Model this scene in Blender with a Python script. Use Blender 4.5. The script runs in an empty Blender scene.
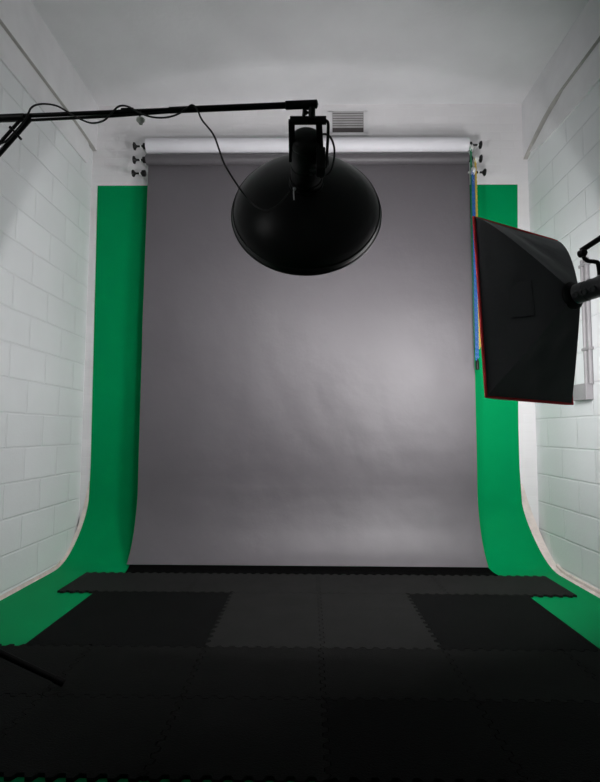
import bpy, bmesh, math, random
from mathutils import Vector, Matrix, noise
random.seed(7)
S = bpy.context.scene
COL = S.collection
V = Vector
PI = math.pi

# ------------------------------------------------------------------ materials
def mat(name, col, rough=0.6, metal=0.0, spec=0.5, emit=None, noise_amt=0.0, noise_scale=8.0,
        bump=0.0, bump_scale=40.0, sheen=0.0, stretch=None):
    m = bpy.data.materials.new(name); m.use_nodes = True
    nt = m.node_tree; b = nt.nodes['Principled BSDF']
    b.inputs['Base Color'].default_value = (*col, 1)
    b.inputs['Roughness'].default_value = rough
    b.inputs['Metallic'].default_value = metal
    b.inputs['Specular IOR Level'].default_value = spec
    if sheen: b.inputs['Sheen Weight'].default_value = sheen
    if emit:
        b.inputs['Emission Color'].default_value = (*emit[0], 1)
        b.inputs['Emission Strength'].default_value = emit[1]
    tc = nt.nodes.new('ShaderNodeTexCoord')
    src = tc.outputs['Object']
    if stretch:
        mp = nt.nodes.new('ShaderNodeMapping'); mp.inputs['Scale'].default_value = stretch
        nt.links.new(src, mp.inputs['Vector']); src = mp.outputs['Vector']
    if noise_amt:
        n = nt.nodes.new('ShaderNodeTexNoise'); n.inputs['Scale'].default_value = noise_scale
        n.inputs['Detail'].default_value = 6
        nt.links.new(src, n.inputs['Vector'])
        r = nt.nodes.new('ShaderNodeMapRange')
        r.inputs['From Min'].default_value = 0.3; r.inputs['From Max'].default_value = 0.7
        r.inputs['To Min'].default_value = 1 - noise_amt; r.inputs['To Max'].default_value = 1 + noise_amt
        nt.links.new(n.outputs['Fac'], r.inputs['Value'])
        mx = nt.nodes.new('ShaderNodeVectorMath'); mx.operation = 'SCALE'
        mx.inputs[0].default_value = col
        nt.links.new(r.outputs['Result'], mx.inputs['Scale'])
        nt.links.new(mx.outputs[0], b.inputs['Base Color'])
    if bump:
        n2 = nt.nodes.new('ShaderNodeTexNoise'); n2.inputs['Scale'].default_value = bump_scale
        n2.inputs['Detail'].default_value = 5
        nt.links.new(src, n2.inputs['Vector'])
        bp = nt.nodes.new('ShaderNodeBump'); bp.inputs['Strength'].default_value = bump
        bp.inputs['Distance'].default_value = 0.01
        nt.links.new(n2.outputs['Fac'], bp.inputs['Height'])
        nt.links.new(bp.outputs['Normal'], b.inputs['Normal'])
    return m

def block_mat(name, horiz, col, bw, bh, z0=0.0, h0=0.0, mortar=0.012, bump=0.35, line=0.86):
    """Painted masonry. horiz: 0 -> x runs along the wall, 1 -> y runs along the wall."""
    m = bpy.data.materials.new(name); m.use_nodes = True
    nt = m.node_tree; b = nt.nodes['Principled BSDF']; L = nt.links.new
    b.inputs['Roughness'].default_value = 0.55
    b.inputs['Specular IOR Level'].default_value = 0.35
    tc = nt.nodes.new('ShaderNodeTexCoord')
    sx = nt.nodes.new('ShaderNodeSeparateXYZ'); L(tc.outputs['Object'], sx.inputs[0])
    cx = nt.nodes.new('ShaderNodeCombineXYZ')
    a1 = nt.nodes.new('ShaderNodeMath'); a1.operation = 'ADD'; a1.inputs[1].default_value = -h0
    a2 = nt.nodes.new('ShaderNodeMath'); a2.operation = 'ADD'; a2.inputs[1].default_value = -z0
    L(sx.outputs[horiz], a1.inputs[0]); L(sx.outputs[2], a2.inputs[0])
    L(a1.outputs[0], cx.inputs[0]); L(a2.outputs[0], cx.inputs[1])
    # slightly wobbly joints
    wn = nt.nodes.new('ShaderNodeTexNoise'); wn.inputs['Scale'].default_value = 5
    L(tc.outputs['Object'], wn.inputs['Vector'])
    ws = nt.nodes.new('ShaderNodeVectorMath'); ws.operation = 'SCALE'; ws.inputs['Scale'].default_value = 0.008
    L(wn.outputs['Color'], ws.inputs[0])
    wa = nt.nodes.new('ShaderNodeVectorMath'); wa.operation = 'ADD'
    L(cx.outputs[0], wa.inputs[0]); L(ws.outputs[0], wa.inputs[1])
    br = nt.nodes.new('ShaderNodeTexBrick')
    br.inputs['Scale'].default_value = 1; br.inputs['Brick Width'].default_value = bw
    br.inputs['Row Height'].default_value = bh; br.inputs['Mortar Size'].default_value = mortar
    br.inputs['Mortar Smooth'].default_value = 0.7
    br.inputs['Color1'].default_value = (*col, 1)
    br.inputs['Color2'].default_value = (*[c * 0.955 for c in col], 1)
    br.inputs['Mortar'].default_value = (*[c * line for c in col], 1)
    L(wa.outputs[0], br.inputs['Vector'])
    st = nt.nodes.new('ShaderNodeTexNoise'); st.inputs['Scale'].default_value = 1.7
    st.inputs['Detail'].default_value = 8
    L(tc.outputs['Object'], st.inputs['Vector'])
    mr = nt.nodes.new('ShaderNodeMapRange')
    mr.inputs['From Min'].default_value = 0.3; mr.inputs['From Max'].default_value = 0.7
    mr.inputs['To Min'].default_value = 0.95; mr.inputs['To Max'].default_value = 1.03
    L(st.outputs['Fac'], mr.inputs['Value'])
    vm = nt.nodes.new('ShaderNodeVectorMath'); vm.operation = 'SCALE'
    L(br.outputs['Color'], vm.inputs[0]); L(mr.outputs['Result'], vm.inputs['Scale'])
    L(vm.outputs[0], b.inputs['Base Color'])
    gr = nt.nodes.new('ShaderNodeTexNoise'); gr.inputs['Scale'].default_value = 60
    gr.inputs['Detail'].default_value = 4
    L(tc.outputs['Object'], gr.inputs['Vector'])
    hm = nt.nodes.new('ShaderNodeMath'); hm.operation = 'MULTIPLY_ADD'
    hm.inputs[1].default_value = -1.0
    gs = nt.nodes.new('ShaderNodeMath'); gs.operation = 'MULTIPLY'; gs.inputs[1].default_value = 0.22
    L(gr.outputs['Fac'], gs.inputs[0]); L(br.outputs['Fac'], hm.inputs[0]); L(gs.outputs[0], hm.inputs[2])
    bp = nt.nodes.new('ShaderNodeBump'); bp.inputs['Strength'].default_value = bump
    bp.inputs['Distance'].default_value = 0.006
    L(hm.outputs[0], bp.inputs['Height']); L(bp.outputs['Normal'], b.inputs['Normal'])
    return m

M = {}
M['block'] = block_mat('painted_blockwork', 1, (0.76, 0.785, 0.79), 0.45, 0.225, z0=0.258, h0=0.14, mortar=0.009, bump=0.6, line=0.93)
M['brick'] = block_mat('painted_brickwork', 0, (0.79, 0.775, 0.785), 0.225, 0.075, mortar=0.008, bump=0.10, line=0.975)
M['ceiling'] = mat('ceiling_paint', (0.74, 0.74, 0.75), 0.7, noise_amt=0.05, noise_scale=2.2, bump=0.2, bump_scale=30)
M['ledge'] = mat('ledge_paint', (0.74, 0.74, 0.75), 0.6, noise_amt=0.06, noise_scale=4, bump=0.15, bump_scale=25)
M['ledge_under'] = mat('grey_brown_underside', (0.42, 0.41, 0.385), 0.8, noise_amt=0.15, noise_scale=6)
M['concrete'] = mat('grey_floor', (0.2, 0.2, 0.2), 0.8, noise_amt=0.15)
M['fillet'] = mat('bare_plaster_edge', (0.72, 0.63, 0.595), 0.8, noise_amt=0.12, noise_scale=14, bump=0.4, bump_scale=50)
M['green'] = mat('chroma_green', (0.0, 0.25, 0.078), 0.6, noise_amt=0.035, noise_scale=3, spec=0.03)
M['paper'] = mat('grey_paper', (0.100, 0.092, 0.101), 0.52, noise_amt=0.05, noise_scale=2.5, bump=0.38, bump_scale=6, spec=0.7)
M['white_paper'] = mat('white_paper', (0.80, 0.79, 0.83), 0.5, noise_amt=0.02)
M['black_metal'] = mat('black_metal', (0.003, 0.003, 0.003), 0.4, spec=0.25)
M['dish_black'] = mat('dish_black_enamel', (0.0025, 0.0025, 0.0025), 0.36, spec=0.3, bump=0.03, bump_scale=18)
M['dish_white'] = mat('dish_white_enamel', (0.8, 0.8, 0.8), 0.4)
M['black_plastic'] = mat('black_plastic', (0.004, 0.004, 0.004), 0.45, spec=0.3)
M['black_matte'] = mat('matte_black_tube', (0.003, 0.003, 0.003), 0.6, spec=0.08)
M['grey_plastic'] = mat('dark_grey_plastic', (0.055, 0.055, 0.06), 0.45)
M['rubber_cable'] = mat('cable_rubber', (0.008, 0.008, 0.008), 0.55)
M['fabric'] = mat('black_nylon', (0.055, 0.055, 0.060), 0.5, bump=1.0, bump_scale=4, spec=0.45)
M['piping'] = mat('red_piping', (0.85, 0.015, 0.03), 0.5)
M['diffuser'] = mat('white_diffuser', (0.8, 0.8, 0.8), 0.8, emit=((1.0, 0.98, 0.99), 23.0))
M['bulb'] = mat('lamp_glass', (0.9, 0.9, 0.9), 0.3)
M['steel'] = mat('steel', (0.6, 0.6, 0.6), 0.35, metal=0.9)
M['white_metal'] = mat('white_metal', (0.72, 0.73, 0.72), 0.4)
M['conduit'] = mat('grey_conduit', (0.30, 0.29, 0.30), 0.5, noise_amt=0.1)
M['vent'] = mat('vent_metal', (0.36, 0.35, 0.35), 0.5, noise_amt=0.1)
M['vent_dark'] = mat('vent_dark', (0.08, 0.07, 0.07), 0.7)
M['vent_frame'] = mat('vent_frame_paint', (0.74, 0.73, 0.74), 0.6)
M['chain_blue'] = mat('blue_chain', (0.015, 0.10, 0.36), 0.4)
M['chain_yellow'] = mat('yellow_chain', (0.50, 0.36, 0.05), 0.4)
M['chain_green'] = mat('green_chain', (0.02, 0.22, 0.10), 0.4)
M['clip'] = mat('pale_clip', (0.85, 0.85, 0.78), 0.5)
M['mat_grey'] = mat('grey_foam', (0.0135, 0.0135, 0.0130), 0.8, noise_amt=0.12, noise_scale=6, bump=0.4, bump_scale=160, spec=0.10)
M['mat_black'] = mat('black_foam', (0.0034, 0.0035, 0.0035), 0.85, noise_amt=0.12, noise_scale=6, bump=0.4, bump_scale=160, spec=0.07)
M['mat_mid'] = mat('worn_black_foam', (0.0078, 0.0078, 0.0075), 0.8, noise_amt=0.15, noise_scale=5, bump=0.4, bump_scale=160, spec=0.06)
M['black_strip'] = mat('black_cloth_strip', (0.002, 0.002, 0.002), 0.9, spec=0.03)

# ------------------------------------------------------------------ helpers
def obj(name, bm, m, parent=None, smooth=False, origin=None):
    bmesh.ops.recalc_face_normals(bm, faces=bm.faces)
    me = bpy.data.meshes.new(name)
    bm.to_mesh(me); bm.free()
    if m: me.materials.append(m)
    if smooth:
        for p in me.polygons: p.use_smooth = True
        try: me.set_sharp_from_angle(angle=math.radians(40))
        except Exception: pass
    o = bpy.data.objects.new(name, me); COL.objects.link(o)
    if parent:
        o.parent = parent
        o.matrix_parent_inverse = parent.matrix_basis.inverted()
    return o

def tag(o, label, cat, group=None):
    o['label'] = label; o['category'] = cat
    if group: o['group'] = group
    return o
def thing(name, label, cat, loc=(0, 0, 0), group=None):
    o = bpy.data.objects.new(name, None); COL.objects.link(o)
    o.location = loc; o.empty_display_size = 0.1
    return tag(o, label, cat, group)
def struct(name, bm, m, smooth=False):
    o = obj(name, bm, m, smooth=smooth); o['kind'] = 'structure'; return o

def box(bm, x0, x1, y0, y1, z0, z1, bev=0.0):
    r = bmesh.ops.create_cube(bm, size=1.0)
    vs = r['verts']
    for v in vs:
        v.co = V(((x0 + x1) / 2 + v.co.x * (x1 - x0), (y0 + y1) / 2 + v.co.y * (y1 - y0), (z0 + z1) / 2 + v.co.z * (z1 - z0)))
    if bev:
        es = list({e for v in vs for e in v.link_edges})
        bmesh.ops.bevel(bm, geom=es, offset=bev, segments=2, affect='EDGES', profile=0.6)
    return bm
def frame_of(d):
    d = d.normalized()
    a = V((0, 0, 1)) if abs(d.z) < 0.9 else V((1, 0, 0))
    u = d.cross(a).normalized(); w = d.cross(u).normalized()
    return u, w
def tube(bm, pts, r, n=10, closed=False, caps=True):
    pts = [V(p) for p in pts]; N = len(pts)
    rr = r if isinstance(r, (list, tuple)) else [r] * N
    u = None; rings = []
    for i, p in enumerate(pts):
        if closed: d = pts[(i + 1) % N] - pts[i - 1]
        else: d = pts[min(i + 1, N - 1)] - pts[max(i - 1, 0)]
        d.normalize()
        if u is None: u, _ = frame_of(d)
        u = (u - d * u.dot(d)).normalized(); w = d.cross(u)
        rings.append([bm.verts.new(p + (u * math.cos(2 * PI * k / n) + w * math.sin(2 * PI * k / n)) * rr[i]) for k in range(n)])
    for i in range(N if closed else N - 1):
        a, b = rings[i], rings[(i + 1) % N]
        for k in range(n):
            bm.faces.new((a[k], a[(k + 1) % n], b[(k + 1) % n], b[k]))
    if caps and not closed:
        bm.faces.new(rings[0][::-1]); bm.faces.new(rings[-1])
    return bm
def smooth_path(ctrl, seg=8):
    P = [V(p) for p in ctrl]; P = [P[0]] + P + [P[-1]]; out = []
    for i in range(1, len(P) - 2):
        for k in range(seg):
            t = k / seg
            a, b, c, d = P[i - 1], P[i], P[i + 1], P[i + 2]
            out.append(0.5 * ((2 * b) + (c - a) * t + (2 * a - 5 * b + 4 * c - d) * t * t + (3 * b - a - 3 * c + d) * t ** 3))
    out.append(P[-2]); return out
def lathe(bm, base, axis, prof, n=32, close_ends=True):
    """prof: list of (distance along axis, radius)"""
    base = V(base); axis = V(axis).normalized(); u, w = frame_of(axis); rings = []
    for s, r in prof:
        if r < 1e-5: rings.append([bm.verts.new(base + axis * s)])
        else: rings.append([bm.verts.new(base + axis * s + (u * math.cos(2 * PI * k / n) + w * math.sin(2 * PI * k / n)) * r) for k in range(n)])
    for a, b in zip(rings, rings[1:]):
        for k in range(n):
            q = (k + 1) % n
            if len(a) == 1 and len(b) == 1: continue
            if len(a) == 1: bm.faces.new((a[0], b[k], b[q]))
            elif len(b) == 1: bm.faces.new((a[k], b[0], a[q]))
            else: bm.faces.new((a[k], b[k], b[q], a[q]))
    if close_ends:
        if len(rings[0]) > 1: bm.faces.new(rings[0][::-1])
        if len(rings[-1]) > 1: bm.faces.new(rings[-1])
    return bm
def bar(bm, a, b, w, t, up=(0, 0, 1)):
    """flat rectangular bar from a to b, width w, thickness t"""
    a, b = V(a), V(b); d = (b - a).normalized(); up = V(up)
    s = d.cross(up).normalized(); q = s.cross(d)
    vs = []
    for p in (a, b):
        for i, j in ((-1, -1), (1, -1), (1, 1), (-1, 1)):
            vs.append(bm.verts.new(p + s * (i * w / 2) + q * (j * t / 2)))
    for f in ((3, 2, 1, 0), (4, 5, 6, 7), (0, 1, 5, 4), (1, 2, 6, 5), (2, 3, 7, 6), (3, 0, 4, 7)):
        bm.faces.new([vs[i] for i in f])
    return bm
def sheet(bm, prof, x0, x1, nx, th, xf=None, disp=None):
    """profile list of (y,z) swept along x with real thickness th (offset to the back)"""
    n = len(prof); front = []; back = []
    for j, (y, z) in enumerate(prof):
        a = prof[max(j - 1, 0)]; b = prof[min(j + 1, n - 1)]
        t = V((0, b[0] - a[0], b[1] - a[1])).normalized(); nrm = V((0, -t.z, t.y))
        if nrm.y > 0 or (abs(nrm.y) < 1e-6 and nrm.z < 0): nrm = -nrm
        rf = []; rb = []
        for i in range(nx + 1):
            xa, xb = (x0, x1) if xf is None else xf(y, z)
            x = xa + (xb - xa) * i / nx
            d = disp(x, y, z) if disp else 0
            p = V((x, y, z)) + nrm * d
            rf.append(bm.verts.new(p)); rb.append(bm.verts.new(p - nrm * th))
        front.append(rf); back.append(rb)
    for j in range(n - 1):
        for i in range(nx):
            bm.faces.new((front[j][i], front[j][i + 1], front[j + 1][i + 1], front[j + 1][i]))
            bm.faces.new((back[j][i], back[j + 1][i], back[j + 1][i + 1], back[j][i + 1]))
        bm.faces.new((front[j][0], front[j + 1][0], back[j + 1][0], back[j][0]))
        bm.faces.new((front[j][nx], back[j][nx], back[j + 1][nx], front[j + 1][nx]))
    for i in range(nx):
        bm.faces.new((front[0][i], back[0][i], back[0][i + 1], front[0][i + 1]))
        bm.faces.new((front[-1][i], front[-1][i + 1], back[-1][i + 1], back[-1][i]))
    return bm
BM = bmesh.new

# ------------------------------------------------------------------ the room
WX, WY, CZ, BY = 1.91, 4.40, 3.93, -2.2
struct('floor', box(BM(), -WX - .15, WX + .15, BY - .15, WY + .15, -0.15, -0.006), M['concrete'])
struct('ceiling', box(BM(), -WX - .15, WX + .15, BY - .15, WY + .15, CZ, CZ + .15), M['ceiling'])
struct('wall_back', box(BM(), -WX, WX, WY, WY + .15, -0.006, CZ), M['brick'])
struct('wall_left', box(BM(), -WX - .15, -WX, BY, WY + .15, -0.006, CZ), M['block'])
struct('wall_right', box(BM(), WX, WX + .15, BY, WY + .15, -0.006, CZ), M['block'])
struct('wall_front', box(BM(), -WX, WX, BY - .15, BY, -0.006, CZ), M['ceiling'])

# wall plates high on the side walls: an overhanging course with a board below it
def ledge(s, n, z_hi, drop_y0, drop_z):
    def prism(ring_a, ring_b):
        bm = BM(); a = [bm.verts.new(p) for p in ring_a]; b = [bm.verts.new(p) for p in ring_b]
        bm.faces.new(a); bm.faces.new(b[::-1]); k = len(a)
        for i in range(k): bm.faces.new((a[i], a[(i + 1) % k], b[(i + 1) % k], b[i]))
        return bm
    x_in, x_w = s * (WX - .036), s * WX
    side = [(BY, CZ), (BY, z_hi)] + [(drop_y0 + (WY - drop_y0) * k / 8, z_hi - drop_z * (k / 8) ** 1.7) for k in range(9)] + [(WY, CZ)]
    struct('trim_%d' % n, prism([(x_in, y, z) for y, z in side], [(x_w, y, z) for y, z in side]), M['ledge'])
ledge(-1, 1, 3.535, 3.95, 0.02)
ledge(1, 2, 3.595, 3.75, 0.17)
# thin strip under each overhang, a darker grey-brown than the ledge
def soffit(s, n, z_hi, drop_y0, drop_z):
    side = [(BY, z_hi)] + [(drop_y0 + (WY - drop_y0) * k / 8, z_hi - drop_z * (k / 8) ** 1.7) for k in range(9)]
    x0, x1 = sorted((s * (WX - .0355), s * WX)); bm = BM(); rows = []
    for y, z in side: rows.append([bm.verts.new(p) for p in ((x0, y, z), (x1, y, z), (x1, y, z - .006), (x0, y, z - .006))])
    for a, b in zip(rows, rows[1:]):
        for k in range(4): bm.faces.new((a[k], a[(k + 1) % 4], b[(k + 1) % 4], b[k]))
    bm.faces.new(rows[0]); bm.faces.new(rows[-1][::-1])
    struct('trim_%d' % n, bm, M['ledge_under'])
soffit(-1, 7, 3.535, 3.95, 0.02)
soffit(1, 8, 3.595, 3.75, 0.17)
def batten(s, n, z0, z1, y_end, taper):
    bm = BM(); pts = [(BY, z0), (BY, z1)]
    if taper:
        pts += [(3.7, z1), (y_end, z1 - .15), (y_end - .25, z0 + .03), (3.5, z0)]
    else:
        r = (z1 - z0) / 2
        for k in range(9):
            a = PI / 2 - PI * k / 8; pts.append((y_end - .6*r + .6*r * math.cos(a), (z0 + z1) / 2 + r * math.sin(a)))
    a = [bm.verts.new((s * (WX - .014), y, z)) for y, z in pts]; b = [bm.verts.new((s * WX, y, z)) for y, z in pts]
    bm.faces.new(a); bm.faces.new(b[::-1]); k = len(a)
    for i in range(k): bm.faces.new((a[i], a[(i + 1) % k], b[(i + 1) % k], b[i]))
    struct('trim_%d' % n, bm, M['ledge'])
batten(-1, 3, 3.325, 3.534, 4.31, False)
batten(1, 4, 3.35, 3.594, 4.33, True)

# ------------------------------------------------------------------ green cove backdrop
R = 0.46
prof = [(WY - .004, 3.19), (WY - .004, 2.4), (WY - .004, 1.6), (WY - .004, 1.1), (WY - .004, .75)]
for k in range(13):
    a = PI / 2 * k / 12
    prof.append((WY - .004 - R + R * math.cos(a), R - R * math.sin(a) + 0.0))
prof += [(3.5, 0), (3.0, 0), (2.0, 0), (1.0, 0), (0.3, 0)]
def gx(y, z):
    if z > 0.6:
        t = (3.19 - z) / 2.59
        return -1.852 + .028 * t, 1.815 - .052 * min(t * 1.3, 1)
    t = 1 - z / 0.6 if z > 0 else 1
    t = max(0, min(1, t)); t = t * t * (3 - 2 * t)
    return -1.824 - .058 * t, 1.763 + .088 * t
g = obj('green_backdrop', sheet(BM(), prof, 0, 0, 8, 0.004, xf=gx), M['green'], smooth=True)
tag(g, 'chroma green backdrop sweeping down the back wall and out across the floor', 'backdrop')
# plaster fillet between the cove and the side walls
for s, n in ((-1, 5), (1, 6)):
    pr = [(y, z) for (y, z) in prof if z < 0.62 and y > 0.2]
    pr = [(WY - .006, .62)] + pr
    def fx(y, z, s=s):
        e = gx(y, z)[0 if s < 0 else 1]
        t = max(0, min(1, (.62 - z) / .5))
        out = e + (s * WX - e) * (0.15 + .85 * t)
        return (out, e) if s < 0 else (e, out)
    struct('trim_%d' % n, sheet(BM(), pr, 0, 0, 1, 0.012, xf=fx, disp=lambda x, y, z: -0.003), M['fillet'], smooth=True)
# low rough skirting where the side walls meet the cove floor
for s, n in ((-1, 'left'), (1, 'right')):
    bm = BM()
    x0, x1 = sorted((s * (WX - .014), s * WX))
    ys = [BY, 3.0, 3.8, 3.93, 4.02, 4.09]
    zb = lambda y: 0 if y < 3.94 else R - math.sqrt(max(0, R * R - (y - (WY - .004 - R)) ** 2))
    lo = []; 
    for y in ys:
        z = zb(y)
        lo.append([bm.verts.new(p) for p in ((x0, y, max(z - .01, -.005)), (x1, y, max(z - .01, -.005)), (x1, y, z + .022), (x0, y, z + .016))])
    for a, b in zip(lo, lo[1:]):
        for k in range(4): bm.faces.new((a[k], a[(k + 1) % 4], b[(k + 1) % 4], b[k]))
    bm.faces.new(lo[0]); bm.faces.new(lo[-1][::-1])
    o = struct('baseboard_' + n, bm, M['fillet'])

# ------------------------------------------------------------------ foam floor mats
PER, AMP, MT = 0.0625, 0.0105, 0.014
def fade(t, a, b): return max(0, min(1, (min(abs(t - a), abs(t - b)) - .004) / .018))
def wave(t): return AMP * max(-1, min(1, 2.0 * math.sin(2 * PI * t / PER)))
def foam_mat(x0, x1, y0, y1, m, label, flat=''):
    """flat: letters of the edges without teeth (L R F B)"""
    e = 0.0017; pts = []
    st = PER / 12
    def run(a, b):
        n = max(2, int(round(abs(b - a) / st))); return [a + (b - a) * i / n for i in range(n)]
    for x in run(x0, x1): pts.append((x, y0 + e + (0 if 'F' in flat else wave(x) * fade(x, x0, x1))))
    for y in run(y0, y1): pts.append((x1 - e + (0 if 'R' in flat else wave(y) * fade(y, y0, y1)), y))
    for x in run(x1, x0): pts.append((x, y1 - e + (0 if 'B' in flat else wave(x) * fade(x, x0, x1))))
    for y in run(y1, y0): pts.append((x0 + e + (0 if 'L' in flat else wave(y) * fade(y, y0, y1)), y))
    bm = BM(); k = len(pts); cx, cy = (x0 + x1) / 2, (y0 + y1) / 2
    g_ = 2 * AMP + .004
    inn = [(min(max(x, x0 + g_), x1 - g_), min(max(y, y0 + g_), y1 - g_)) for x, y in pts]
    lo, hi = [[bm.verts.new((x, y, z)) for x, y in pts] for z in (0.0005, MT)]
    li, hi_in = [[bm.verts.new((x, y, z)) for x, y in inn] for z in (0.0005, MT)]
    for A, B in ((lo, hi), (hi, hi_in), (li, lo)):
        for i in range(k): bm.faces.new((A[i], A[(i + 1) % k], B[(i + 1) % k], B[i]))
    bmesh.ops.remove_doubles(bm, verts=li + hi_in, dist=1e-5)
    bm.verts.ensure_lookup_table()
    for z in (0.0005, MT):
        q = [(x0 + g_, y0 + g_), (x1 - g_, y0 + g_), (x1 - g_, y1 - g_), (x0 + g_, y1 - g_)]
        es = [e for e in bm.edges if e.is_boundary and abs(e.verts[0].co.z - z) < 1e-6 and abs(e.verts[1].co.z - z) < 1e-6]
        bmesh.ops.contextual_create(bm, geom=es)
    o = obj('foam_floor_mat', bm, m)
    o.location = (0, 0, 0)
    tag(o, label, 'floor mat', 'interlocking foam floor mats')
    return o
YB, YC, YD, YE, YF = 3.87, 3.425, 2.575, 2.10, 1.63
sx = [-1.61, -.77, .075, .895, 1.715]
sl = ['far left dark grey mat of the back strip, jutting over the green floor',
      'dark grey mat of the back strip, left of centre in front of the hanging paper',
      'dark grey mat of the back strip, right of centre in front of the hanging paper',
      'far right dark grey mat of the back strip, jutting over the green floor']
for i in range(4):
    foam_mat(sx[i], sx[i + 1], YC, YB, M['mat_grey'], sl[i], flat='LR'[0:1] if i == 0 else ('R' if i == 3 else ''))
foam_mat(-.485, .075, YD, YC, M['mat_grey'], 'left of the two dark grey mats between the large black square mats')
foam_mat(.075, .64, YD, YC, M['mat_grey'], 'right of the two dark grey mats between the large black square mats')
foam_mat(-1.362, -.485, YD, YC, M['mat_black'], 'large black square mat on the left, its outer side against the green floor', flat='L')
foam_mat(.64, 1.40, YD, YC, M['mat_black'], 'large black square mat on the right, its outer side against the green floor', flat='R')
cx = [-1.6, -1.03, -.485, .065, .65, 1.215, 1.78]
pos = ['far left', 'second from the left', 'left of centre', 'right of centre', 'second from the right', 'far right']
for i in range(6):
    foam_mat(cx[i], cx[i + 1], YE, YD, M['mat_mid'], 'black foam mat, %s in the second row from the camera' % pos[i],
             flat='L' if i == 0 else ('R' if i == 5 else ''))
for i in range(6):
    foam_mat(cx[i], cx[i + 1], YF, YE, M['mat_mid'] if i in (0, 1, 2) else M['mat_black'], 'black foam mat, %s in the row nearest the camera' % pos[i],
             flat='L' if i == 0 else ('R' if i == 5 else ''))
# black strip the paper's end rests on
bm = BM()
prs = []
for k in range(9):
    y = 3.885 + .165 * k / 8
    zc = 0 if y < 3.936 else R - math.sqrt(R * R - (y - (WY - .004 - R)) ** 2)
    prs.append((y, zc + .011))
def strip_x(y, z): 
    t = (y - 3.885) / .19
    return -1.33 - .03 * t, 1.385 - .02 * t
o = obj('black_strip', sheet(bm, prs, 0, 0, 12, .0095, xf=strip_x), M['black_strip'])
tag(o, 'narrow black strip lying on the floor along the bottom edge of the grey paper', 'strip')

# ------------------------------------------------------------------ paper rolls on their brackets
RY = 4.25
def expander(parent, s, x_in, y, z):
    """spool shaped black expander in the end of a roll; s=-1 left, 1 right"""
    bm = BM(); L = .115; x_in = 1.381 if s < 0 else 1.349
    lathe(bm, (s * x_in, y, z), (s, 0, 0), [(0, .010), (0, .024), (.008, .027), (.028, .026), (.034, .012), (.045, .0085), (.080, .0085),
                                           (.088, .012), (.098, .027), (.106, .030), (.112, .027), (L, .018)], 20)
    # grip ribs on the outer disc
    for k in range(8):
        a = 2 * PI * k / 8
        c = V((s * (x_in + .105), y + .029 * math.cos(a), z + .029 * math.sin(a)))
        tube(bm, [c - V((.006, 0, 0)), c + V((.006, 0, 0))], .004, 6)
    return obj('expander', bm, M['black_plastic'], parent, smooth=True)
def roll_tube(parent, name, m, r, z, hx=1.3625, ox=-.0165):
    bm = BM()
    lathe(bm, (-hx + ox, RY, z), (1, 0, 0), [(0, .026), (-.0, .027), (0, r * .98), (.004, r), (.7, r), (1.4, r * .997), (2 * hx - .004, r), (2 * hx, r * .98), (2 * hx, .027), (2 * hx, .026)], 48)
    return obj(name, bm, m, parent, smooth=True)
zw, zg, ze = 3.466, 3.345, 3.226
t = thing('paper_roll', 'thick white paper roll on the top hooks of the wall brackets', 'paper roll', (0, RY, zw - .062))
roll_tube(t, 'roll', M['white_paper'], .061, zw); expander(t, -1, 1.363, RY, zw); expander(t, 1, 1.363, RY, zw)
t = thing('paper_backdrop', 'grey paper backdrop hanging from the middle roll down to the floor', 'backdrop', (0, RY, .02))
roll_tube(t, 'roll', M['paper'], .044, zg); expander(t, -1, 1.363, RY, zg); expander(t, 1, 1.363, RY, zg)
pp = [(RY + .044 + .0005, zg)]
pp.append((RY + .044, zg - .05))
N = 44
for k in range(1, N + 1):
    z = (zg - .05) + (0.62 - (zg - .05)) * k / N
    pp.append((RY + .044 - .010 * k / N, z))
low = smooth_path([(0, 4.284, .62), (0, 4.272, .50), (0, 4.245, .37), (0, 4.200, .24), (0, 4.125, .115), (0, 4.045, .028)], 5)
pp += [(p.y, p.z) for p in low[1:]]
def crinkle(x, y, z):
    amp = min(1, max(0, (3.2 - z) / 1.2))
    d = noise.noise(V((x * 1.1, z * 0.45, 3.1))) * .006
    d += noise.noise(V((x * 3.2, z * 1.6, 9.0))) * .0034
    d += noise.noise(V((x * 9 + z * 3, z * 7 - x * 2, 1.0))) * .0007
    n2 = noise.noise(V((x * 2.6 + z * 1.2, z * 2.8 - x * .5, 5.0)))
    d += (abs(n2) ** .7) * .0044 + .022 * (x / 1.37) ** 2 * min(1, max(0, (z - .1) / .6))
    n3 = noise.noise(V((x * 1.2, z * 6.0, 15.0)))
    low_ = max(0, 1 - abs(z - .75) / .5)
    d += abs(n3) * .007 * low_
    e = max(0, 1 - min(1, abs(abs(x) - 1.36) / .12))
    d += noise.noise(V((x, z * 5.5, 22.0))) * .004 * e
    if z < .2: d *= z / .2 * .8 + .2
    return d * amp
sh = obj('paper_sheet', sheet(BM(), pp, -1.378, 1.368, 150, .0008, disp=crinkle), M['paper'], t, smooth=True)
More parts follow.
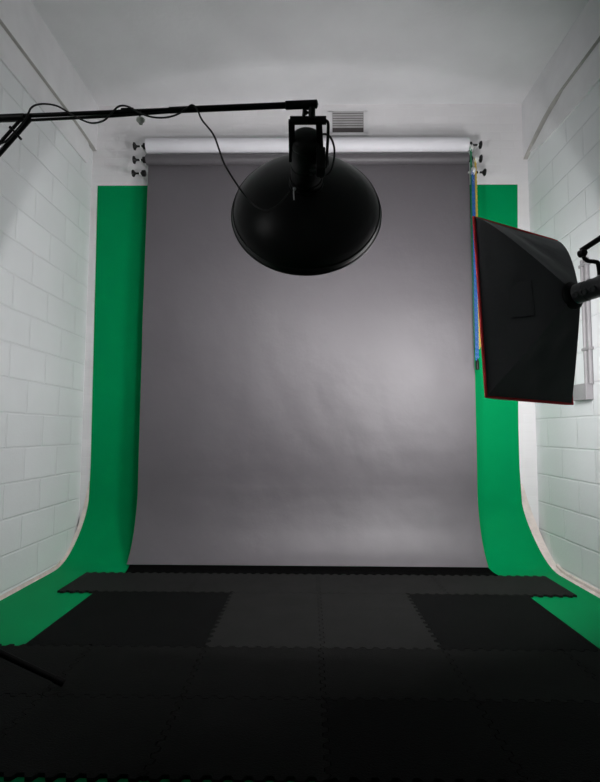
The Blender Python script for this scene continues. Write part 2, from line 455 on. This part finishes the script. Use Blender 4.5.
# spare expanders resting on the lowest hooks
for s, w in ((-1, 'left'), (1, 'right')):
    bm = BM()
    tt = thing('expander', 'black spool expander alone on the lowest hook of the %s wall bracket' % w, 'roll expander', (s * 1.42, RY, ze - .03), 'spare expanders on the lowest hooks')
    bm = BM(); xi = 1.385 if s < 0 else 1.378
    lathe(bm, (s * xi, RY, ze), (s, 0, 0), [(0, .010), (0, .024), (.008, .027), (.028, .026), (.034, .012), (.045, .0085), (.080, .0085), (.088, .012)], 20)
    obj('spindle', bm, M['black_plastic'], tt, smooth=True)
    bm = BM()
    lathe(bm, (s * xi, RY, ze), (s, 0, 0), [(.087, .012), (.098, .027), (.106, .030), (.112, .027), (.115, .018)], 20)
    obj('knob', bm, M['black_plastic'], tt, smooth=True)
for s, w in ((-1, 'left'), (1, 'right')):
    t = thing('wall_bracket', 'white metal bracket with three hooks on the wall at the %s end of the rolls' % w, 'bracket', (s * 1.43, WY, 3.15), 'roll brackets')
    obj('back_plate', box(BM(), s * 1.40 - .02, s * 1.40 + .02, WY - .005, WY, 3.20, 3.52, .002), M['white_metal'], t)
    for z in (zw, zg, ze):
        bm = BM()
        pts = [(s * 1.43, WY - .004, z + .010), (s * 1.43, RY + .05, z + .006)]
        arc = [(s * 1.43, RY + .016 * math.cos(a), z + .003 + .0155 * math.sin(a)) for a in [0 - PI * k / 10 for k in range(11)]]
        path = smooth_path([(s * 1.43, WY - .003, z + .012), (s * 1.43, RY + .06, z + .012), (s * 1.43, RY + .03, z + .010)], 4) + [V(p) for p in arc]
        tube(bm, path, .0055, 8)
        if s > 0: box(bm, 1.352, 1.435, RY + .018, RY + .030, z + .006, z + .018)
        obj('hook', bm, M['white_metal'], t, smooth=True)
# chain drives on the right
def link_chain(bm, top, bot, pitch=.020):
    top, bot = V(top), V(bot); d = (bot - top); n = int(d.length / pitch); d.normalize()
    for i in range(n):
        c = top + d * pitch * (i + .5)
        a = V((.8, .6, 0)) if i % 2 == 0 else V((.6, -.8, 0))
        ring = []
        for k in range(8):
            an = 2 * PI * k / 8
            ring.append(c + d * (math.cos(an) * pitch * .62) + a * (math.sin(an) * pitch * .34))
        tube(bm, ring, .0034, 5, closed=True)
def chain(name_col, m, x, dx, y, z0, z1, lab, weight):
    t = thing('pull_chain', lab, 'chain', (x, y, z1))
    bm = BM()
    link_chain(bm, (x - dx, y - .016, z0), (x - dx, y - .008, z1)); link_chain(bm, (x + dx, y + .016, z0), (x + dx, y + .008, z1 + .01))
    obj('chain', bm, m, t)
    bm = BM()
    lathe(bm, (x - .011, y, z0), (1, 0, 0), [(0, .012), (0, .030), (.005, .031), (.008, .022), (.014, .022), (.017, .031), (.022, .030), (.022, .012)], 20)
    obj('chain_wheel', bm, M['white_metal'] if weight != 2 else m, t, smooth=True)
    bm = BM()
    if weight:
        lathe(bm, (x, y, z1 - .075), (0, 0, 1), [(0, .008), (.004, .014), (.066, .014), (.074, .010), (.086, .008)], 14)
        obj('weight', bm, M['black_plastic'], t, smooth=True)
chain('green', M['chain_green'], 1.367, .007, 4.235, zw - .035, 1.72, 'green pull chain hanging closest to the right edge of the grey paper', 0)
chain('yellow', M['chain_yellow'], 1.396, .007, 4.215, zg - .025, 1.72, 'yellow pull chain hanging to the right of the blue one', 0)
chain('blue', M['chain_blue'], 1.363, .010, 4.18, ze - .025, 1.62, 'blue pull chain with a black weight, in front of the green and yellow ones', 1)

# ------------------------------------------------------------------ vent on the back wall
t = thing('wall_vent', 'grey slatted air vent high on the white back wall above the rolls', 'vent', (.345, WY, 3.66))
fr = BM()
for a in ((.165, .52, 3.64, 3.668), (.165, .52, 3.858, 3.89), (.165, .208, 3.66, 3.865), (.485, .52, 3.66, 3.865)):
    box(fr, a[0], a[1], WY - .006, WY, a[2], a[3])
obj('frame', fr, M['vent_frame'], t)
obj('dark_gap', box(BM(), .21, .483, WY - .004, WY, 3.666, 3.86), M['vent_dark'], t)
bm = BM()
for k in range(7):
    z = 3.716 + .0225 * k
    bar(bm, (.209, WY - .010, z), (.484, WY - .010, z), .014, .004, up=(0, .9, .45))
obj('louvre', bm, M['vent'], t)

# ------------------------------------------------------------------ conduit on the right wall
t = thing('wall_conduit', 'pale grey twin conduit running down the right wall into a small socket box', 'conduit', (WX, 3.6, 1.27))
for y in (3.495, 3.550):
    obj('pipe', tube(BM(), [(WX - .016, y, 1.37), (WX - .016, y, 2.23)], .0145, 12), M['conduit'], t, smooth=True)
obj('socket_box', box(BM(), WX - .05, WX, 3.50, 3.68, 1.265, 1.375, .006), M['conduit'], t)
for z in (1.6, 2.18): obj('saddle', box(BM(), WX - .034, WX, 3.475, 3.57, z, z + .018), M['conduit'], t)

# ------------------------------------------------------------------ beauty dish lamp
DC = V((-.010, 2.38, 2.068)); T = math.radians(18)
AX = V((0, math.cos(T), -math.sin(T)))          # where it points
BK = -AX
t = thing('beauty_dish_lamp', 'round black beauty dish studio lamp seen from behind, hanging from the long boom', 'studio lamp', tuple(DC + BK * .3))
outer = [(0, .350), (.012, .3485), (.030, .341), (.060, .318), (.095, .278), (.130, .222), (.160, .155), (.182, .090), (.190, .062)]
bm = BM()
prof_o = outer
prof_i = [(.186, .058), (.178, .088), (.156, .152), (.126, .218), (.091, .274), (.057, .313), (.028, .336), (.012, .3435), (0, .345)]
lathe(bm, DC, BK, prof_o, 96, close_ends=False)
lathe(bm, DC, BK, [(-.004, .347), (0, .350)], 96, close_ends=False)
dish = obj('dish', bm, M['dish_black'], t, smooth=True)
bm = BM(); lathe(bm, DC, BK, prof_i + [(-.004, .347)], 96, close_ends=False)
obj('dish_lining', bm, M['dish_white'], t, smooth=True)
bm = BM()
u, w = frame_of(BK)
tube(bm, [DC + BK * .004 + (u * math.cos(2 * PI * k / 96) + w * math.sin(2 * PI * k / 96)) * .350 for k in range(96)], .0045, 8, closed=True)
tube(bm, [DC + BK * .030 + (u * math.cos(2 * PI * k / 96) + w * math.sin(2 * PI * k / 96)) * .3415 for k in range(96)], .0025, 6, closed=True)
obj('rim', bm, M['dish_black'], t, smooth=True)
bm = BM()
lathe(bm, DC, BK, [(.184, .060), (.186, .075), (.196, .075), (.200, .071), (.222, .071), (.226, .064)], 40)
obj('collar', bm, M['black_metal'], t, smooth=True)
bm = BM()
lathe(bm, DC, BK, [(.214, .060), (.220, .0655), (.290, .0655), (.294, .062), (.302, .062), (.306, .0655), (.385, .065), (.390, .061), (.397, .061), (.402, .064), (.426, .059), (.440, .042), (.444, .0)], 40)
obj('lamp_body', bm, M['black_plastic'], t, smooth=True)
def dpt(s, x, up):   # point in the lamp's own frame: s back along the axis, x right, up
    UP = V((0, math.sin(T), math.cos(T)))
    return DC + BK * s + V((1, 0, 0)) * x + UP * up
# rear panel details
bm = BM()
c = dpt(.440, 0, .004); tube(bm, [c + V((-.008, 0, 0)), c + V((.008, 0, 0))], .0022, 6)
obj('power_light', bm, M['steel'], t)
for i in range(2):
    for j in range(2):
        bm = BM(); q = dpt(.30 + .022 * j, .020 + .016 * i, -.061 + .009 * i); box(bm, q.x - .006, q.x + .006, q.y - .007, q.y + .007, q.z - .004, q.z + .002)
        obj('button', bm, M['grey_plastic'], t)
# silver release catch low on the left of the collar
bm = BM()
a = dpt(.215, -.047, -.062)
lathe(bm, a + V((-.002, -.006, 0)), V((0, -1, -.4)), [(0, .004), (.004, .0075), (.012, .0075), (.015, .004)], 12)
tube(bm, [a + V((-.003, -.010, -.004)), a + V((-.006, -.012, -.020)), a + V((-.004, -.008, -.050))], [.004, .003, .003], 8)
obj('release_catch', bm, M['steel'], t, smooth=True)
# yoke: frame around the body, hung from the boom
bm = BM()
yl, yr, yf = -.068, .037, .064
def ypt(x, s, up): return dpt(s, x, up)
topL = V((-.064, 1.875, 2.209)); topR = V((.062, 1.875, 2.209))
pivL = dpt(.325, -.066 + .010, 0); pivR = dpt(.325, .066 - .010, 0)
bar(bm, topL + V((-.006, 0, 0)), topR + V((.004, 0, 0)), .022, .022)
bar(bm, topL, V((-.068, 2.06, 2.150)), .014, .024, up=(1, 0, 0))
bar(bm, V((.038, 1.875, 2.209)), V((.052, 2.06, 2.150)), .016, .024, up=(1, 0, 0))
obj('yoke', bm, M['black_metal'], t)
bm = BM()
tube(bm, smooth_path([topR + V((-.004, 0, 0)), topR + V((.010, 0, -.008)), topR + V((.012, .02, -.035)), V((.072, 1.94, 2.13)), V((.070, 1.965, 2.10))], 6), .006, 8)
obj('handle', bm, M['black_metal'], t, smooth=True)
bm = BM(); lathe(bm, V((.05, 1.99, 2.11)), (1, 0, 0), [(-.012, .020), (0, .026), (.022, .026), (.03, .018)], 14)
box(bm, .030, .066, 1.96, 2.04, 2.07, 2.155, .005)
obj('tilt_knob', bm, M['black_plastic'], t, smooth=True)
# hanger up to the boom
bm = BM()
tube(bm, [(.012, 1.862, 2.209), (.012, 1.852, 2.244)], .013, 14)
tube(bm, [(-.020, 1.872, 2.209), (-.016, 1.855, 2.247)], .0065, 10)
bar(bm, (-.016, 1.856, 2.247), (.016, 1.856, 2.247), .02, .006)
obj('hanger', bm, M['black_metal'], t, smooth=True)
bm = BM(); lathe(bm, (.002, 1.858, 2.229), (-1, 0, 0), [(0, .005), (.006, .005), (.012, .010), (.020, .010), (.024, .004)], 12)
obj('hanger_knob', bm, M['black_plastic'], t, smooth=True)
# lead looping out of the rear
bm = BM()
tube(bm, smooth_path([dpt(.425, .045, .01), V((.064, 1.925, 2.185)), V((.086, 1.92, 2.165)), V((.099, 1.93, 2.130)), V((.098, 1.96, 2.095)), V((.085, 2.02, 2.08)), V((.05, 2.08, 2.09))], 7), .0042, 8)
obj('lead', bm, M['rubber_cable'], t, smooth=True)
bm = BM()
lathe(bm, DC, BK, [(.170, .0), (.172, .012), (.176, .018), (.186, .020), (.19, .018)], 20)
obj('flash_tube', bm, M['bulb'], t, smooth=True)

# ------------------------------------------------------------------ boom stand on the left
t = thing('boom_stand', 'black boom stand on the left with a long arm reaching over to the dish', 'boom stand', (-1.62, 1.86, .014))
E1 = V((.030, 1.850, 2.257)); def_dir = (V((-1.157, 1.850, 2.211)) - E1).normalized()
def bp(x, dz=0, dy=0):   # point on the boom line at world x
    k = (x - E1.x) / def_dir.x; p = E1 + def_dir * k; return V((p.x, p.y + dy, p.z + dz))
bm = BM(); tube(bm, [bp(.034), bp(.030), bp(-.085), bp(-.088)], [.009, .0155, .0155, .0125], 16); lathe(bm, bp(.018), (1, 0, 0), [(0, .0155), (.010, .013), (.016, .007), (.018, 0)], 14)
obj('boom_end', bm, M['black_metal'], t, smooth=True)
obj('boom_tube', tube(BM(), [bp(-.08), bp(-.52)], .0115, 14), M['black_metal'], t, smooth=True)
obj('boom_tube', tube(BM(), [bp(-.51, .001), bp(-1.08, .002)], .0080, 14), M['black_metal'], t, smooth=True)
obj('boom_rod', tube(BM(), [bp(-.47, -.005), bp(-.75, -.014), bp(-1.08, -.016)], .0055, 10), M['black_metal'], t, smooth=True)
obj('boom_tube', tube(BM(), [bp(-1.065, -.004), bp(-1.88, -.004)], .0145, 16), M['black_metal'], t, smooth=True)
for xa, xb, r in ((-.655, -.70, .008), (-.425, -.445, .007)):
    obj('clamp', tube(BM(), [bp(xa, .008), bp(xb, .008)], r, 10), M['black_plastic'], t, smooth=True)
obj('boom_clamp', box(BM(), -1.66, -1.58, 1.82, 1.90, bp(-1.62).z - .05, bp(-1.62).z + .03, .01), M['black_metal'], t)
obj('pole', tube(BM(), [(-1.62, 1.86, .32), (-1.62, 1.86, 1.2)], .019, 16), M['black_metal'], t, smooth=True)
obj('pole', tube(BM(), [(-1.62, 1.86, 1.18), (-1.62, 1.86, bp(-1.62).z - .03)], .016, 16), M['black_metal'], t, smooth=True)
for za, zb, r in ((.43, .53, .030), (.30, .35, .028), (1.15, 1.21, .027)):
    obj('collar', tube(BM(), [(-1.62, 1.86, za), (-1.62, 1.86, zb)], r, 16), M['black_plastic'], t, smooth=True)
foot = V((-.977, 2.165, .032)); hub = V((-1.62, 1.86, .49)); d1 = (foot - hub); d1.z = 0; ang0 = math.atan2(d1.y, d1.x); Lh = d1.length
for k, (da, lf) in enumerate(((0, 1.0), (2 * PI / 3, .40), (-2 * PI / 3, .42))):
    an = ang0 + da
    f = V((-1.62 + math.cos(an) * Lh * lf, 1.86 + math.sin(an) * Lh * lf, .030))
    if k == 1: f = V((-1.80, 2.12, .030))
    if k == 2: f = V((-1.55, 1.30, .030))
    an = math.atan2(f.y - 1.86, f.x + 1.62)
    h = hub + V((math.cos(an), math.sin(an), 0)) * .03
    dd = (f - h).normalized()
    leg = obj('leg', tube(BM(), [h, f - dd * .02], .0125, 12), M['black_matte'], t, smooth=True)
    bm = BM(); tube(bm, [f - dd * .045, f - dd * .002], [.0150, .0160], 12)
    obj('rubber_foot', bm, M['black_matte'], leg, smooth=True)
    mid = h + (f - h) * .56
    lo = V((-1.62, 1.86, .325)) + V((math.cos(an), math.sin(an), 0)) * .025
    obj('brace', tube(BM(), [lo, mid], .0055, 8), M['black_metal'], t, smooth=True)
# slanting struts with a T-handle under the boom
P1, P2 = bp(-1.075, -.008), bp(-1.040, -.008)
obj('strut', tube(BM(), [P1, P1 + V((-.50, 0, -.61))], .0062, 10), M['black_metal'], t, smooth=True)
obj('strut', tube(BM(), [P2, V((-1.60, 1.86, P2.z - .68))], .0088, 10), M['black_metal'], t, smooth=True)
bm = BM(); cc = V((-1.095, 1.836, 2.151))
tube(bm, [cc + V((-.014, 0, .013)), cc + V((-.006, 0, .006))], .006, 8); tube(bm, [cc + V((-.008, 0, .008)), cc + V((.030, 0, -.034))], [.0036, .0045], 8)
obj('locking_lever', bm, M['black_metal'], t, smooth=True)
bm = BM(); lathe(bm, bp(-1.75, -.004), (-1, 0, 0), [(0, .015), (0, .045), (.02, .05), (.10, .05), (.118, .045), (.12, .015)], 20)
obj('counterweight', bm, M['black_metal'], t, smooth=True)

# the lamp's mains lead looping along the boom
Ylead = 1.835
lead_pts = [(-1.2, 1.835, 2.07), (-1.143, 1.835, 2.098), (-1.121, 1.835, 2.11), (-1.085, 1.835, 2.15), (-1.055, 1.835, 2.19), (-1.04, 1.835, 2.222), (-1.033, 1.835, 2.237), (-1.015, 1.835, 2.249), (-0.981, 1.835, 2.253), (-0.936, 1.835, 2.245), (-0.894, 1.835, 2.221), (-0.856, 1.835, 2.198), (-0.806, 1.835, 2.178), (-0.762, 1.835, 2.186), (-0.737, 1.835, 2.209), (-0.711, 1.835, 2.238), (-0.689, 1.835, 2.245), (-0.663, 1.835, 2.238), (-0.625, 1.835, 2.216), (-0.58, 1.835, 2.2), (-0.528, 1.835, 2.198), (-0.484, 1.835, 2.211), (-0.451, 1.835, 2.234), (-0.432, 1.835, 2.246), (-0.413, 1.835, 2.23), (-0.394, 1.835, 2.188), (-0.352, 1.838, 2.134), (-0.329, 1.845, 2.075), (-0.312, 1.86, 2.03), (-0.275, 1.92, 1.985), (-0.235, 2.0, 1.955),
              (-.20, 2.075, 1.955), (-.165, 2.11, 1.965), (-.12, 2.125, 2.00), (-.08, 2.115, 2.05)]
o = obj('power_cable', tube(BM(), smooth_path(lead_pts, 6), .0034, 8), M['rubber_cable'], smooth=True)
tag(o, 'thin black power cable looped along the long boom and down to the dish', 'cable')
# small clip hanging from the boom
t = thing('spring_clip', 'small pale clip dangling under the boom left of the rolls', 'clip', (-.627, 1.845, 2.17))
obj('hook', tube(BM(), smooth_path([(-.627, 1.845, 2.236), (-.624, 1.845, 2.222), (-.629, 1.845, 2.210), (-.627, 1.845, 2.202)], 4), .0032, 8), M['black_metal'], t, smooth=True)
bm = BM(); lathe(bm, (-.627, 1.845, 2.205), (.12, 0, -1), [(0, .004), (.003, .011), (.008, .016), (.014, .015), (.020, .008), (.026, .007), (.028, .0)], 16)
obj('jaw', bm, M['clip'], t, smooth=True)

# ------------------------------------------------------------------ softbox on the right
SC = V((1.0917, 2.6158, 1.6477)); a_, p_, r_ = .4804, .0845, -.0277
n_ = V((-math.sin(a_) * math.cos(p_), math.cos(a_) * math.cos(p_), -math.sin(p_)))
u0 = V((math.cos(a_), math.sin(a_), 0)); v0 = u0.cross(n_)
U = u0 * math.cos(r_) + v0 * math.sin(r_); W = -u0 * math.sin(r_) + v0 * math.cos(r_)
SW, SH, SD = .60, .90, .275
t = thing('softbox', 'black rectangular softbox with red piping at the right, its lit face turned to the paper', 'softbox', tuple(SC - n_ * .3))
def sp(i, j, back): return SC + U * i + W * j - n_ * back
def ring_at(s):
    def rad(h, e): return .045 + (h - .045) * (1 - s ** e)
    hw = rad(SW / 2, 1.12)
    pts = []; n = 14
    cor = [(-1, -1), (1, -1), (1, 1), (-1, 1)]
    hr = {-1: rad(SW / 2, 1.05), 1: rad(SW / 2, 1.45)}; vr = {-1: rad(SH / 2, 1.05), 1: rad(SH / 2, 1.35)}
    for q in range(4):
        a, b = cor[q], cor[(q + 1) % 4]
        for k in range(n):
            tt = k / n
            i = a[0] * hr[a[1]] * (1 - tt) + b[0] * hr[b[1]] * tt; j = a[1] * vr[a[1]] * (1 - tt) + b[1] * vr[b[1]] * tt
            # fabric pulled slightly in between the rods, and crumpled
            sag = math.sin(PI * tt) * (.10 * math.sin(PI * min(1, s)) ) * (1 if 0 < s < 1 else 0)
            i *= (1 - sag) if a[0] == b[0] else 1; j *= (1 - sag * .7) if a[1] == b[1] else 1
            w = noise.noise(V((i * 9, j * 5, s * 3))) * .024 * math.sin(PI * min(1, s)) * math.sin(PI * tt)
            pts.append(sp(i, j, SD * s + w))
    return pts
bm = BM(); rings = []
for k in range(15):
    rings.append([bm.verts.new(p) for p in ring_at(k / 14)])
for a, b in zip(rings, rings[1:]):
    m_ = len(a)
    for i in range(m_): bm.faces.new((a[i], a[(i + 1) % m_], b[(i + 1) % m_], b[i]))
bm.faces.new(rings[-1])
obj('fabric_shell', bm, M['fabric'], t, smooth=True)
bm = BM()     # lip in front of the diffuser
c4 = [(-1, -1), (1, -1), (1, 1), (-1, 1)]
o1 = [bm.verts.new(sp(i * SW / 2, j * SH / 2, 0)) for i, j in c4]; o2 = [bm.verts.new(sp(i * (SW / 2 + .002), j * (SH / 2 + .002), -.005)) for i, j in c4]
i2 = [bm.verts.new(sp(i * (SW / 2 - .004), j * (SH / 2 - .004), -.005)) for i, j in c4]; i1 = [bm.verts.new(sp(i * (SW / 2 - .004), j * (SH / 2 - .004), 0)) for i, j in c4]
for A, B in ((o1, o2), (o2, i2), (i2, i1), (i1, o1)):
    for k in range(4): bm.faces.new((A[k], A[(k + 1) % 4], B[(k + 1) % 4], B[k]))
obj('front_lip', bm, M['fabric'], t)
bm = BM()
loop = []
for q in range(4):
    a, b = c4[q], c4[(q + 1) % 4]
    for k in range(12):
        tt = k / 12; loop.append(sp((a[0] + (b[0] - a[0]) * tt) * (SW / 2 + .003), (a[1] + (b[1] - a[1]) * tt) * (SH / 2) - .002, .003))
tube(bm, loop, .0070, 8, closed=True)
obj('piping', bm, M['piping'], t, smooth=True)
bm = BM()
fr_ = [bm.verts.new(sp(i * (SW / 2 - .006), j * (SH / 2 - .006), -.003)) for i, j in c4]
bm.faces.new(fr_)
df = obj('diffuser', bm, M['diffuser'], t)
bm = BM()
# stitched flap on the near side panel
fl = []
def flap_pt(jj, s):
    hw = .045 + (SW / 2 - .045) * (1 - s ** 1.22)
    return sp(-hw * (1 - .09 * math.sin(PI * s)) - .008, jj, SD * s)
for jj in (-.085, .085):
    for s in (.36, .46, .56, .64): fl.append(bm.verts.new(flap_pt(jj, s)))
fb = [bm.verts.new(v.co + U * .006) for v in fl]
for k in range(3):
    bm.faces.new((fl[k], fl[k + 1], fl[k + 5], fl[k + 4])); bm.faces.new((fb[k], fb[k + 4], fb[k + 5], fb[k + 1]))
    bm.faces.new((fl[k], fb[k], fb[k + 1], fl[k + 1])); bm.faces.new((fl[k + 4], fl[k + 5], fb[k + 5], fb[k + 4]))
bm.faces.new((fl[0], fl[4], fb[4], fb[0])); bm.faces.new((fl[3], fb[3], fb[7], fl[7]))
obj('side_flap', bm, M['fabric'], t)
bm = BM(); H0 = sp(0, 0, SD)
lathe(bm, H0 + n_ * .012, -n_, [(0, .040), (0, .062), (.006, .066), (.016, .066), (.022, .060), (.028, .04)], 32)
obj('speed_ring', bm, M['black_metal'], t, smooth=True)

t = thing('studio_flash', 'dark grey studio flash head behind the softbox at the right edge', 'studio lamp', tuple(H0 - n_ * .1))
bm = BM(); hb_ = H0 - n_ * .018
lathe(bm, hb_, -n_, [(0, .040), (.003, .046), (.05, .046), (.054, .042), (.060, .042), (.064, .045), (.30, .045), (.31, .040), (.312, 0)], 32)
obj('lamp_body', bm, M['grey_plastic'], t, smooth=True)
side = V((-math.cos(a_), -math.sin(a_), 0))
cam_side = (V((0, 0, 1.04)) - hb_); cam_side = (cam_side - n_ * cam_side.dot(n_)).normalized()
for k, dd in enumerate((.022, .064, .105)):
    c = hb_ - n_ * dd + cam_side * .043
    bm = BM(); lathe(bm, c, cam_side, [(0, .017), (.006, .017), (.008, .014), (.008, .010), (.004, .009), (.004, 0)], 20)
    obj('knob', bm, M['grey_plastic'], t, smooth=True)
for k in range(3):
    bm = BM()
    c = hb_ - n_ * (.02 + .045 * k) + V((0, 0, .044)); box(bm, c.x - .008, c.x + .008, c.y - .01, c.y + .01, c.z - .004, c.z + .005, .002)
    obj('button', bm, M['steel'], t)
# goose-neck bracket
J = V((1.233, 2.30, 1.845)); bm = BM()
tube(bm, smooth_path([J + V((0, 0, -.006)), J + V((.006, 0, -.024)), J + V((.024, 0, -.036)), J + V((.048, -.003, -.040)), J + V((.061, -.008, -.054)), J + V((.064, -.012, -.135))], 6), .0095, 10)
obj('bracket', bm, M['black_metal'], t, smooth=True)
bm = BM(); lathe(bm, J + V((-.012, -.005, -.004)), (.35, -.9, 0), [(-.012, .010), (-.006, .017), (.018, .017), (.026, .010)], 14)
tube(bm, [J + V((-.028, -.01, -.010)), J + V((-.004, -.006, -.003))], [.005, .008], 8)
obj('tilt_joint', bm, M['black_metal'], t, smooth=True)

t = thing('boom_stand', 'black stand arm at the right edge that holds the softbox lamp', 'boom stand', (1.62, 1.75, .0))
PT = V((1.62, 1.75, 2.11))
JA = J + V((-.008, 0, .012))
obj('boom_tube', tube(BM(), [JA, JA + (PT - JA) * 1.12], .0125, 14), M['black_metal'], t, smooth=True)
obj('pole', tube(BM(), [(1.62, 1.75, .32), (1.62, 1.75, 2.12)], .017, 16), M['black_metal'], t, smooth=True)
for za, zb, r in ((.43, .53, .030), (2.07, 2.16, .028)):
    obj('collar', tube(BM(), [(1.62, 1.75, za), (1.62, 1.75, zb)], r, 16), M['black_plastic'], t, smooth=True)
for k, (dx, dy) in enumerate(((.22, -.45), (.22, .45), (-.35, -.42))):
    h = V((1.62, 1.75, .48)); f = V((1.62 + dx, 1.75 + dy, .020))
    leg = obj('leg', tube(BM(), [h, f], .0105, 10), M['black_metal'], t, smooth=True)

# ------------------------------------------------------------------ lights
def light(name, kind, loc, energy, col=(1, 1, 1), **kw):
    l = bpy.data.lights.new(name, kind); l.energy = energy; l.color = col
    for k, v in kw.items(): setattr(l, k, v)
    o = bpy.data.objects.new(name, l); COL.objects.link(o); o.location = loc
    return o
light('dish_flash', 'POINT', DC + BK * .150, 31, (1, .985, 1.0), shadow_soft_size=.012)

light('added_dish_highlight', 'POINT', (-1.72, .85, 2.45), 3, shadow_soft_size=.12)  # added unseen light, no fitting: gives the dish its soft highlight
w = bpy.data.worlds.new('World'); S.world = w; w.use_nodes = True
w.node_tree.nodes['Background'].inputs[0].default_value = (0.02, 0.02, 0.02, 1)

# ------------------------------------------------------------------ camera
cam = bpy.data.cameras.new('Camera'); cam.sensor_fit = 'HORIZONTAL'; cam.sensor_width = 24.0
cam.lens = 24.0 * 521 / 600; cam.clip_start = .02
co = bpy.data.objects.new('Camera', cam); COL.objects.link(co); S.camera = co
P = math.radians(4.5); YAW = .015; ROLL = math.radians(.25)
Mx = Matrix.Rotation(YAW, 4, 'Z') @ Matrix.Rotation(PI / 2 + P, 4, 'X') @ Matrix.Rotation(ROLL, 4, 'Z')
co.matrix_world = Matrix.Translation((0, 0, 1.04)) @ Mx

S.view_settings.view_transform = 'Standard'; S.view_settings.look = 'None'
S.view_settings.gamma = 1; S.view_settings.use_curve_mapping = False
S.view_settings.exposure = 0.22
S.cycles.max_bounces = 8; S.cycles.diffuse_bounces = 6; S.cycles.use_denoising = True
